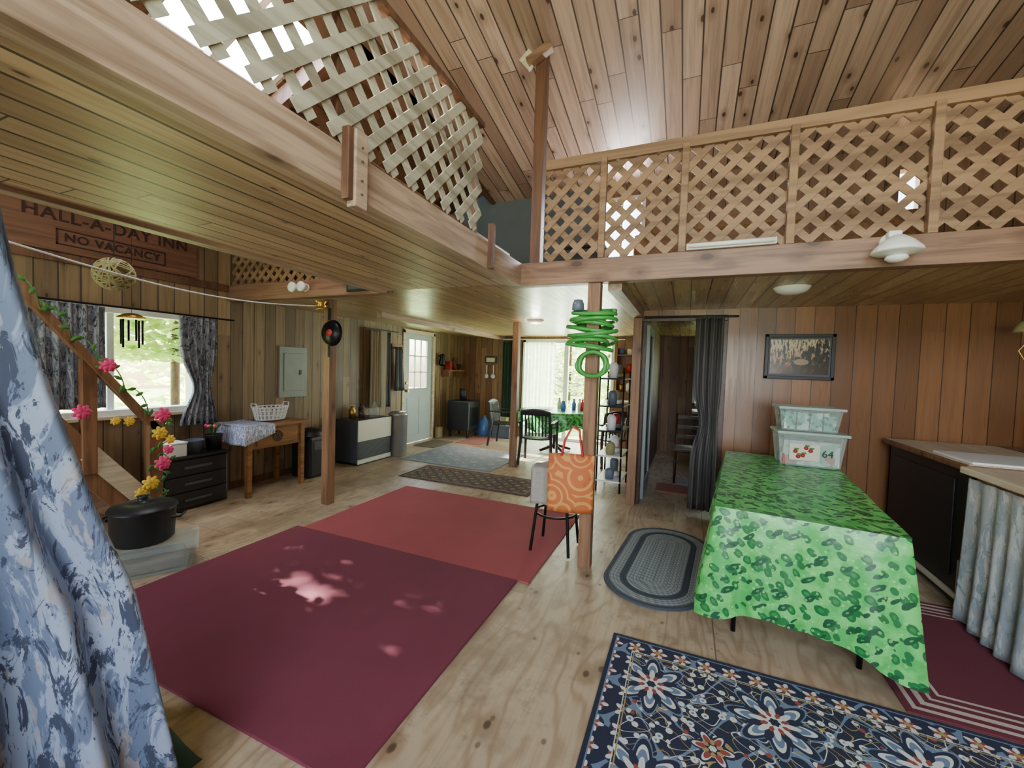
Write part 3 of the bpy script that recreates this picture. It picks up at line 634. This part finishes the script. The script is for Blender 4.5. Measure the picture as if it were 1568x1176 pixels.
# ---------------- stairs
e=grp('staircase',-4.2,0,0)
def beam2(name,x0,x1,a,b,w,mat,p):
    a=Vector((0,*a));b=Vector((0,*b)); d=(b-a).normalized(); n=Vector((0,-d.z,d.y))*w/2; bm=bmesh.new()
    q=[a-n,b-n,b+n,a+n]; addbox(bm,[(x0,c.y,c.z) for c in q]+[(x1,c.y,c.z) for c in q]); bmesh.ops.recalc_face_normals(bm,faces=bm.faces); return mk(name,bm,mat,p)
beam2('stringer_outer',.28,.32,(1.95,.05),(.45,2.1),.2,'post',e); beam2('stringer_inner',-.30,-.26,(1.95,.05),(.45,2.1),.2,'post',e)
for i in range(1,9):
    yy=1.95-1.5*i/9.2; zz=.22*i; box('tread',-.26,.28,yy-.12,yy+.1,zz,zz+.035,'post',e)
beam2('handrail',.30,.36,(1.93,.83),(1.0,2.09),.05,'post',e)
box('newel',.27,.36,1.84,1.93,0,.95,'post',e); box('baluster',.28,.34,1.46,1.54,.6,1.42,'post',e); beam2('brace',.27,.33,(1.86,.28),(1.5,.75),.12,'ltwood',e)
e=grp('flower_garland',-3.83,0,0); vp=[]
for i in range(90):
    t=i/89
    if t<.45: q=(.03+.05*math.cos(t*60),1.88+.05*math.sin(t*60),.35+t/.45*.6)
    else: s=(t-.45)/.55; q=(.02+.04*math.cos(t*60),1.88-.75*s,.98+1.0*s*.95+.04*math.sin(t*60))
    vp.append(q)
tube('vine',vp,.004,'leaf',e)
def flower(pos,r,mat):
    bm=bmesh.new()
    for ly in range(2):
        for i in range(7):
            a=2*math.pi*i/7+ly*.4; R=r*(.62-.25*ly)
            mt=Matrix.Translation((pos[0]+r*.3*ly,pos[1]+R*math.cos(a),pos[2]+R*math.sin(a)))@Matrix.Rotation(a,4,'X')@Matrix.Diagonal((r*.22,r*.5,r*.3,1))
            bmesh.ops.create_icosphere(bm,subdivisions=2,radius=1,matrix=mt)
    mk('blossom',bm,mat,e,True)
for pos,r,m_ in [((.06,1.56,1.38),.05,'pink'),((.06,1.42,1.06),.05,'pink'),((.06,1.68,.97),.035,'yellow'),((.08,1.88,1.0),.055,'pink'),((.08,1.86,.86),.05,'yellow'),((.08,1.93,.8),.035,'yellow'),((.08,1.88,.62),.055,'pink'),((.08,1.80,.48),.055,'yellow'),((.08,1.74,.42),.04,'yellow'),((.06,1.60,.98),.03,'yellow'),((.08,1.92,.72),.035,'pink')]: flower(pos,r,m_)
bm=bmesh.new()
for q in vp[::2]: bmesh.ops.create_icosphere(bm,subdivisions=1,radius=1,matrix=Matrix.Translation((q[0]+.02,q[1]+random.uniform(-.03,.03),q[2]))@Matrix.Rotation(random.uniform(0,3),4,'X')@Matrix.Diagonal((.006,.03,.014,1)))
mk('leaves',bm,'leaf',e,True)
# pot on bin
e=tote('storage_bin',-3.36,1.62,0,.50,.40,.15,lid='clear',rz=60)
box('contents',-.18,.18,-.14,.14,.006,.08,'towel',e,b=.02)
e=grp('black_stock_pot',-3.42,1.60,.174,40)
lathe('pot',[(0,0),(.15,0),(.17,.02),(.18,.22),(.19,.23),(.18,.235)],(0,0,0),'black',e); lathe('lid',[(.19,.235),(.18,.25),(.1,.275),(.03,.28),(.03,.30),(.035,.315),(0,.32)],(0,0,0),'black',e)
for q in (-1,1): tube('handle',[(q*.18,-.05,.17),(q*.23,-.04,.17),(q*.23,.04,.17),(q*.18,.05,.17)],.01,'black',e)
# dresser
e=grp('black_drawer_unit',-4.45,2.45,0)
box('carcass',-.16,.13,-.29,.29,0.01,.50,'black',e,b=.012)
for i in range(3): box('drawer_%d'%i,.12,.15,-.27,.27,.03+.155*i,.175+.155*i,'black',e,b=.01); box('pull_%d'%i,.15,.165,-.12,.12,.09+.155*i,.115+.155*i,'dgrey',e)
box('top',-.17,.16,-.30,.30,.50,.52,'black',e,b=.006)
e=grp('white_storage_box',-4.42,2.27,.52); box('box',-.09,.09,-.1,.1,0,.12,'white',e,b=.01); box('rim',-.095,.095,-.105,.105,.12,.135,'white',e)
lathe('blue_bowl',[(0,0),(.06,0),(.085,.12),(.09,.13),(.08,.13),(.055,.012),(0,.01)],(-4.42,2.475,.521),'bowl')
e=grp('potted_flowers',-4.42,2.66,.521); lathe('pot',[(0,0),(.06,0),(.075,.15),(.08,.16),(.07,.16),(0,.14)],(0,0,0),'black',e)
for i in range(14):
    a=random.uniform(0,6.28); r=random.uniform(.02,.07); tube('stem',[(0,0,.14),(r*.6*math.cos(a),r*.6*math.sin(a),.2),(r*math.cos(a),r*math.sin(a),.24)],.003,'leaf',e,res=1)
    bm=bmesh.new(); bmesh.ops.create_icosphere(bm,subdivisions=1,radius=.018,matrix=Matrix.Translation((r*math.cos(a),r*math.sin(a),.25))); mk('bloom',bm,'pink' if i%2 else 'leaf',e,True)
# desk
e=grp('wooden_desk',-4.39,3.18,0)
box('top',-.25,.27,-.38,.38,.73,.76,'desk',e,b=.006); box('apron_front',.19,.22,-.31,.31,.50,.73,'desk',e); box('apron_back',-.23,-.2,-.31,.31,.55,.73,'desk',e)
for sy in (-.32,.30): box('apron_side',-.21,.2,sy,sy+.02,.55,.73,'desk',e)
for sx in (-.21,.21):
    for sy in (-.32,.32): box('leg',sx-.025,sx+.025,sy-.025,sy+.025,0,.73,'desk',e)
box('drawer_front',.22,.232,-.24,.24,.53,.70,'desk',e); lathe('carved_wheel',[(.045,0),(.05,.01),(.058,.01),(.062,0)],(.232,0,.615),'dkwood',e,24,'x')
for i in range(4): tube('wheel_spoke',[(.238,-.05*math.cos(i*.785),.615-.05*math.sin(i*.785)),(.238,.05*math.cos(i*.785),.615+.05*math.sin(i*.785))],.004,'dkwood',e,res=1)
M['lace']=fgcurt('mat_patterned_runner_cloth',S(230,232,238),S(160,170,200),S(70,86,140),6)
surf('runner_cloth',lambda u,v:((-.25+.54*v) if v<.93 else .275+.004, -.4+.33*u-.0*v,.763+.004*math.sin(u*9) if v<.93 else .763-(v-.93)/.07*(.10+.10*(1-u))),24,30,'lace',e,.003)
surf('runner_cloth_side',lambda u,v:(-.25+.53*u,-.385-.02*v-.01*math.sin(u*12)*v,.763-.20*v),20,8,'lace',e,.003)
e=grp('white_basket',-4.38,3.25,.775)
for z in (0.0,.05,.1,.14): tube('hoop',[( (.1+z*.25)*math.cos(i*math.pi/12),(.16+z*.25)*math.sin(i*math.pi/12),z+.006) for i in range(24)],.007,'white',e,True,2)
for i in range(24):
    a=i*math.pi/12; tube('stake',[(.1*math.cos(a),.16*math.sin(a),.006),(.135*math.cos(a),.195*math.sin(a),.145)],.010,'white',e,res=1)
for q in (-1,1): tube('handle',[(-.05,.19*q,.145),(-.04,.2*q,.19),(.04,.2*q,.19),(.05,.19*q,.145)],.006,'white',e)
lathe('base',[(0,0),(1,0),(1,.01),(0,.01)],(0,0,0),'white',e).scale=(.1,.16,1)
e=grp('black_waste_bin',-4.38,3.80,0); box('body',-.16,.16,-.15,.15,0,.52,'black',e,b=.04); lathe('lid',[(.17,.52),(.17,.55),(.12,.60),(0,.62)],(0,0,0),'black',e); box('flap',.155,.165,-.08,.08,.35,.45,'dgrey',e)
# heater
e=grp('gas_wall_heater',-4.42,4.80,0)
box('body',-.2,.2,-.35,.35,.03,.64,'dgrey',e,b=.01); box('cream_panel',.2,.215,-.35,.35,.34,.64,'cream',e,b=.005); box('base_strip',.2,.215,-.35,.35,.02,.08,'cream',e); box('base',-.2,.2,-.34,.34,0,.04,'black',e)
for i in range(11): box('louver',.2,.21,-.33,.33,.095+.022*i,.105+.022*i,'dgrey',e,b=.002)
for q in ((-.05,-.2,.18),(.02,-.08,.14),(-.08,.02,.2)):
    lathe('jar',[(0,0),(.045,0),(.05,q[2]*.7),(.025,q[2]*.85),(.03,q[2]),(0,q[2])],(q[0],q[1],.641),'brass' if q[1]<-.1 else 'dkwood',e)
lathe('glass_jug',[(0,0),(.07,0),(.07,.12),(.02,.2),(.02,.24),(0,.24)],(.05,.15,.641),'clear',e)
lathe('steel_trash_can',[(0,0),(.13,0),(.14,.02),(.145,.64),(.155,.65),(.155,.67),(.12,.70),(0,.72)],(-4.22,5.33,0),'steel')
e=grp('black_wood_stove',-4.25,7.45,0); box('body',-.25,.25,-.2,.25,.15,.75,'black',e,b=.02); box('door',.25,.265,-.14,.16,.25,.62,'blackm',e)
for q in ((-.2,-.15),(.2,-.15),(-.2,.2),(.2,.2)): cyl('leg',(*q,0),(*q,.16),.02,'black',e,seg=12)
cyl('flue_stub',(0,0,.75),(0,0,1.0),.07,'black',e)
e=grp('water_jug',-3.95,7.85,0); lathe('bottle',[(0,0),(.12,0),(.13,.03),(.13,.3),(.04,.38),(.04,.42),(0,.42)],(0,0,0),'blue',e)
e=grp('corner_shelf',XL,7.5,1.35)
box('shelf',.0,.22,-.3,.3,0,.025,'post',e); box('bracket_a',0,.18,-.25,-.22,-.12,0,'post',e); box('bracket_b',0,.18,.22,.25,-.12,0,'post',e)
box('book_a',.04,.16,-.2,-.12,.025,.2,'red',e); lathe('figurine',[(0,.025),(.06,.025),(.05,.1),(.03,.18),(.045,.22),(.03,.27),(0,.28)],(.1,.05,0),'dkwood',e); box('crate',.03,.2,.15,.28,.025,.15,'dkwood',e)
e=grp('wall_lantern',XL+.09,7.1,1.45); lathe('body',[(0,0),(.05,0),(.07,.05),(.04,.2),(.06,.22),(0,.26)],(0,0,0),'blackm',e); cyl('arm',(-.09,0,.2),(0,0,.2),.01,'blackm',e)
e=grp('utensil_rack',-3.95,YB-.03,1.6); box('board',-.14,.14,0,.03,-.06,.10,'dkwood',e); box('card',-.1,.1,-.005,0,-.03,.06,'cream',e,b=0)
for i in (-1,1):
    cyl('handle',(.05*i*1.6,-.01,-.1),(.05*i*1.6,-.01,-.3),.012,'white',e,seg=10); lathe('ladle',[(0,.0),(.045,0),(.05,.02),(0,.03)],(.08*i,-.01,-.34),'white',e,16,'y')
e=grp('recycling_crate',-3.5,7.85,0); box('crate',-.2,.2,-.14,.14,0,.24,'bowl',e,b=.015); box('crate_rim',-.215,.215,-.155,.155,.22,.25,'bowl',e); box('paper_bag',-.1,.1,-.08,.08,.24,.42,'tan',e)
e=grp('hanging_coats',XL+.02,5.78,1.0); surf('coat',lambda u,v:(.06+.05*math.sin(u*math.pi)+.02*math.sin(u*14),-.12+.24*u*(.6+.4*v),.75-.75*v),24,10,'dgrey',e,.01); box('peg_board',-.02,.01,-.15,.15,.72,.8,'post',e)
e=grp('broom',-4.57,7.05,0); cyl('stick',(0,0,.2),(.0,0,1.25),.012,'post',e,seg=10); box('bristles',-.03,.05,-.09,.09,0,.22,'tan',e,b=.02)
curtain('sheer_curtain','y',YB-.12,-3.15,-2.45,.05,2.0,'sheer',None,9,.03); curtain('green_door_curtain','y',YB-.12,-3.62,-3.22,.26,2.01,'dgreen',None,5,.03)
tube('curtain_track',[(-3.7,YB-.13,2.055),(-1.1,YB-.13,2.055)],.01,'white')
# dining table & chairs
t=grp('dining_table',-2.1,7.0,0); lathe('top',[(0,.70),(.62,.70),(.63,.715),(.62,.73),(0,.73)],(0,0,0),'dkwood',t,48)
cyl('pedestal',(0,0,.05),(0,0,.7),.05,'dkwood',t)
for i in range(4):
    a=i*math.pi/2+.785; tube('foot',[(0,0,.12),(.3*math.cos(a),.3*math.sin(a),.03)],.025,'dkwood',t)
def rc(u,v):
    a=u*2*math.pi
    if v<.5: r=.64*v/.5; return (r*math.cos(a),r*math.sin(a),.735)
    k=(v-.5)/.5; r=.64+.03*k+.035*k*math.sin(a*11); return (r*math.cos(a),r*math.sin(a),.735-.30*k*(1+.25*math.cos(a*4)))
surf('tablecloth',rc,120,16,'gcloth',t,.002)
e=grp('table_vase',-1.95,6.9,.74); lathe('vase',[(0,0),(.04,0),(.05,.08),(.03,.15),(.035,.17)],(0,0,0),'blue',e); lathe('plate',[(0,.0),(.1,.01),(.12,.02),(.1,.015),(0,.005)],(-.35,.05,0),'white',e)
e=grp('condiment_bottles',-1.8,7.05,.74)
for i,(a,b_,m_) in enumerate(((0,0,'blue'),(.09,.05,'white'),(.16,-.04,'red'),(-.3,.12,'cream'))): lathe('bottle',[(0,0),(.035,0),(.038,.12),(.015,.17),(.018,.21),(0,.21)],(a,b_,0),m_,e,16)
def chair(x,y,rz,s=1):
    e=grp('plastic_armchair',x,y,0,rz)
    surf('seat',lambda u,v:((-.23+.46*u)*(1-.1*v),.22-.44*v,.42-.02*v-.015*math.sin(math.pi*u)),12,8,'black',e,.015)
    for sx in (-1,1):
        tube('front_leg',[(sx*.26,.23,0),(sx*.25,.21,.3),(sx*.25,.2,.64)],.022,'black',e); tube('back_leg',[(sx*.25,-.28,0),(sx*.23,-.22,.4),(sx*.23,-.26,.64)],.022,'black',e)
        box('arm',sx*.25-.03,sx*.25+.03,-.27,.24,.63,.655,'black',e,b=.01)
        tube('back_stile',[(sx*.22,-.21,.40),(sx*.21,-.28,.80)],.02,'black',e)
    for i in range(7): tube('back_slat',[(-.15+.05*i,-.215,.44),(-.16+.053*i,-.28,.80)],.011,'black',e,res=1)
    surf('crest',lambda u,v:(-.23+.46*u,-.28-.02*v,.76+.1*v*(.6+.4*math.sin(math.pi*u))),16,4,'black',e,.02)
    box('front_apron',-.24,.24,.2,.225,.36,.42,'black',e)
    return e
chair(-2.08,6.02,8); chair(-1.1,6.5,40); chair(-3.1,7.1,-85)
e=grp('bakers_rack',-.82,5.25,0)
for sx in (-.14,.14):
    for sy in (-.28,.28): cyl('upright',(sx,sy,0),(sx,sy,1.45),.011,'blackm',e,seg=10)
for i,z in enumerate((.12,.42,.72,1.02,1.35)):
    box('shelf',-.15,.15,-.29,.29,z,z+.02,'blackm' if i>1 else 'white',e)
for z,items in ((.74,'wbr'),(1.04,'bwt'),(1.37,'wtb'),(.44,'tww'),(.14,'bwb')):
    for i,c in enumerate(items):
        m_={'w':'white','b':'bowl','r':'red','t':'tan'}[c]; yy=-.18+.17*i; h=random.uniform(.10,.2)
        if i%2: lathe('plate_stack',[(0,z+.002),(.09,z+.01),(.1,z+.05),(0,z+.06)],(0,yy,0),m_,e,20)
        else: lathe('canister',[(0,z+.001),(.05,z+.001),(.055,z+h*.8),(.03,z+h),(0,z+h)],(0,yy,0),m_,e,20)
e=grp('kitchen_wall_shelf',-.92,YB,1.3)
for z in (-.25,.1,.45): box('shelf',-.32,.3,-.2,0,z,z+.02,'post',e)
for sx in (-.32,.28): box('side',sx,sx+.02,-.2,0,-.35,.6,'post',e)
for z in (-.23,.12,.47):
    for i in range(4):
        h=random.uniform(.1,.2); lathe('jar',[(0,z),(.045,z),(.05,z+h*.8),(.03,z+h),(0,z+h)],(-.23+.14*i,-.1,0),random.choice(['white','red','tan','brass','blue']),e,16)
e=grp('kitchen_base_cabinet',-.93,7.75,0); box('body',-.33,.34,-.28,.33,0.0,.88,'post',e); box('counter',-.34,.35,-.31,.34,.88,.92,'ltwood',e); box('door_l',-.30,-.02,-.295,-.28,.1,.8,'post',e); box('door_r',.02,.30,-.295,-.28,.1,.8,'post',e)
# doorway interior
curtain('charcoal_door_curtain','y',YP-.07,.06,.32,.05,2.02,'ccurt',(.95,.27,.35),5,.022); tube('doorway_rod',[(-.45,YP-.05,2.04),(.45,YP-.05,2.04)],.01,'blackm')
e=grp('side_chair',.08,6.0,0)
box('seat',-.2,.2,-.2,.2,.43,.46,'dkwood',e)
for sx in (-.18,.18):
    for sy in (-.18,.18): cyl('leg',(sx,sy,0),(sx,sy,.44 if sy<0 else .9),.015,'dkwood',e,seg=10)
for z in (.55,.68,.82): box('back_rail',-.18,.18,.17,.19,z,z+.05,'dkwood',e)
e=grp('vanity_cabinet',.42,7.6,0); box('body',-.3,.3,-.25,.25,0,.8,'dkwood',e); box('top',-.32,.32,-.27,.27,.8,.84,'cream',e); lathe('basin',[(.15,.84),(.17,.86),(.18,.9),(.16,.9),(.0,.85)],(0,0,0),'white',e)
# loft contents
e=grp('loft_bed',.45,3.9,2.215); box('mattress',-.9,.9,-.45,.45,.12,.35,'desk',e,b=.05); box('bed_base',-.9,.9,-.45,.45,0,.12,'dkwood',e); box('headboard',-.25,.45,.46,.5,0,.75,'latt',e)
e=grp('book_row',2.3,3.3,2.2)
for i in range(10): box('book_%d'%i,-.3+.06*i,-.25+.06*i,-.1,.1,0,.2+.03*(i%3),['red','cream','blue','dkwood'][i%4],e)
e=grp('loft_storage_crate',-.78,3.3,2.2); box('crate',-.15,.15,-.12,.12,0,.2,'dgrey',e,b=.01); box('crate_lid',-.16,.16,-.13,.13,.2,.22,'black',e)
# ---------------- foreground curtain
EK=[(0,.76),(.22,.72),(.82,.615),(1.02,.55),(1.36,.465),(1.65,.41),(2.09,.35)]
def eY(z):
    for (a,p),(b,q) in zip(EK,EK[1:]):
        if z<=b: return p+(q-p)*(z-a)/(b-a)
    return .35
def fc(u,v):
    z=2.07-2.03*v; wdt=.8+.5*v; y=eY(z)-wdt*u
    k=math.exp(-((u-.20-.02*v)/.04)**2)
    return (-1.40+(.022+.016*v)*math.sin(u*60+v*1.2)+.02*math.sin(u*23+v*3)-.28*k*(.3+.7*v),y,z)
surf('blue_window_drape',fc,300,40,'fcurt',None,.002)
surf('green_floor_cushion',lambda u,v:(-2.05+.5*u,.45+.45*v,.001+.22*max(0,(math.sin(math.pi*u)*math.sin(math.pi*v)))**.5),16,16,'dgreen',None,.0)
# ---------------- outdoors
box('outdoor_ground',-30,30,-30,30,-.6,-.5,'grass',b=0)
def foliage(name,center,size,n,ls,skip=None,trunk=True,seed=0):
    e=grp(name,*center); bm=bmesh.new(); rr=random.Random(seed+11)
    for _ in range(n):
        p=Vector((rr.uniform(-1,1)*size[0],rr.uniform(-1,1)*size[1],rr.uniform(-1,1)*size[2]))
        if skip and skip(p+Vector(center)): continue
        q=Matrix.Rotation(rr.uniform(0,6.28),3,'Z')@Matrix.Rotation(rr.uniform(-1.2,1.2),3,'X'); s=ls*rr.uniform(.6,1.3)
        bm.faces.new([bm.verts.new(p+q@Vector(c)) for c in ((-s,0,-.0),(0,0,-s*.5),(s,0,0),(0,0,s*.5))])
    mk('leaves',bm,'tree',e)
    if trunk: cyl('trunk',(0,0,-center[2]-.5),(0,0,size[2]),.09,'dkwood',e,seg=12)
    return e
sd=Vector((2.5,-.2,-1.3)).normalized()
holes=[((-2.16,1.93),.16),((-2.04,1.80),.12),((-2.29,1.78),.09),((-1.24,2.07),.055),((-1.35,1.70),.05)]
def skip(p):
    k=p.z/sd.z; f=p-sd*k
    return any((f.x-h[0])**2*.5+(f.y-h[1])**2<r*r for h,r in holes)
bt=foliage('sun_blocker_leaves',(-6.2,2.3,2.25),(.18,1.1,.85),4000,.085,skip,False)  # leaf panel added to block the sun, gaps left for the carpet patches
cyl('trunk',(0,.95,-2.75),(0,.95,.8),.05,'dkwood',bt,seg=12)
for i,(x,y) in enumerate(((-9,1),(-9.5,3.2),(-8.5,5.2),(-10,-1),(-11,7),(-3.8,14),(-1.8,13.5),(-2.8,16),(.5,14),(-5.5,13))):
    foliage('spruce_tree',(x,y,2.2),(1.1,1.1,2.4),1300,.12,seed=i)
# ---------------- light
w=D.worlds.new('W'); SC.world=w; w.use_nodes=True; nt=w.node_tree; bg=nt.nodes['Background']; sky=nt.nodes.new('ShaderNodeTexSky')
sky.sky_type='NISHITA'; sky.sun_disc=False; sky.sun_elevation=math.radians(40); sky.sun_rotation=math.radians(270); sky.air_density=1.2; sky.dust_density=3
nt.links.new(sky.outputs[0],bg.inputs[0]); bg.inputs[1].default_value=2.8
def sun(en,d):
    l=D.lights.new('sun','SUN'); l.energy=en; l.angle=.012; l.color=(1,.95,.88); o=D.objects.new('sun',l); COL.objects.link(o); o.rotation_euler=Vector(d).to_track_quat('-Z','Y').to_euler()
sun(85,sd)
def area(name,loc,rot,sx,sy,en,c=(1,1,1)):
    l=D.lights.new(name,'AREA'); l.shape='RECTANGLE'; l.size=sx; l.size_y=sy; l.energy=en; l.color=c; o=D.objects.new(name,l); COL.objects.link(o); o.location=loc; o.rotation_euler=[math.radians(a) for a in rot]
area('fill_rear',(.7,-1.55,1.5),(90,0,0),2.2,1.2,82,(.94,.98,1))  # added fill lamp behind the camera, brightens the room
area('fill_rear_upper',(.6,-1.55,3.15),(90,0,0),2.4,1.1,60,(.94,.98,1))  # added fill lamp high behind the camera, lights the ceiling
area('fill_rear_left',(-3.3,-1.55,1.45),(90,0,0),1.2,1.1,40,(.94,.98,1))  # unseen fill lamp added at the left of the rear wall
area('daylight_patio',(-2.25,8.3,1.1),(-90,0,0),1.8,1.9,140,(.95,1,.97))
area('daylight_skylight',(-2.67,1.78,3.75),(0,0,0),.7,.7,36,(.94,.98,1))
area('daylight_loft_window',(-.74,4.83,2.99),(-90,0,0),.44,.7,45,(1,1,1))
def bulb(loc,en,r=.06):
    l=D.lights.new('bulb','POINT'); l.energy=en; l.shadow_soft_size=r; l.color=(1,.88,.72); o=D.objects.new('ceiling_bulb',l); COL.objects.link(o); o.location=loc
bulb((-1.95,5.35,1.98),8); bulb((.2,6.5,1.9),.8)
# ---------------- camera
cam=D.cameras.new('cam'); co=D.objects.new('camera',cam); COL.objects.link(co); SC.camera=co
cam.sensor_width=36; cam.lens=630/1568*36; cam.clip_start=.02
yaw=math.radians(23); pt=math.radians(2.2); rl_=.032
h=Vector((-math.sin(yaw),math.cos(yaw),0)); F=h*math.cos(pt)-Vector((0,0,math.sin(pt))); R0=Vector((math.cos(yaw),math.sin(yaw),0)); U0=R0.cross(F)
R=R0*math.cos(rl_)+U0*math.sin(rl_); U=U0*math.cos(rl_)-R0*math.sin(rl_)
mw=Matrix((R,U,-F)).transposed().to_4x4(); mw.translation=(0,0,1.45); co.matrix_world=mw
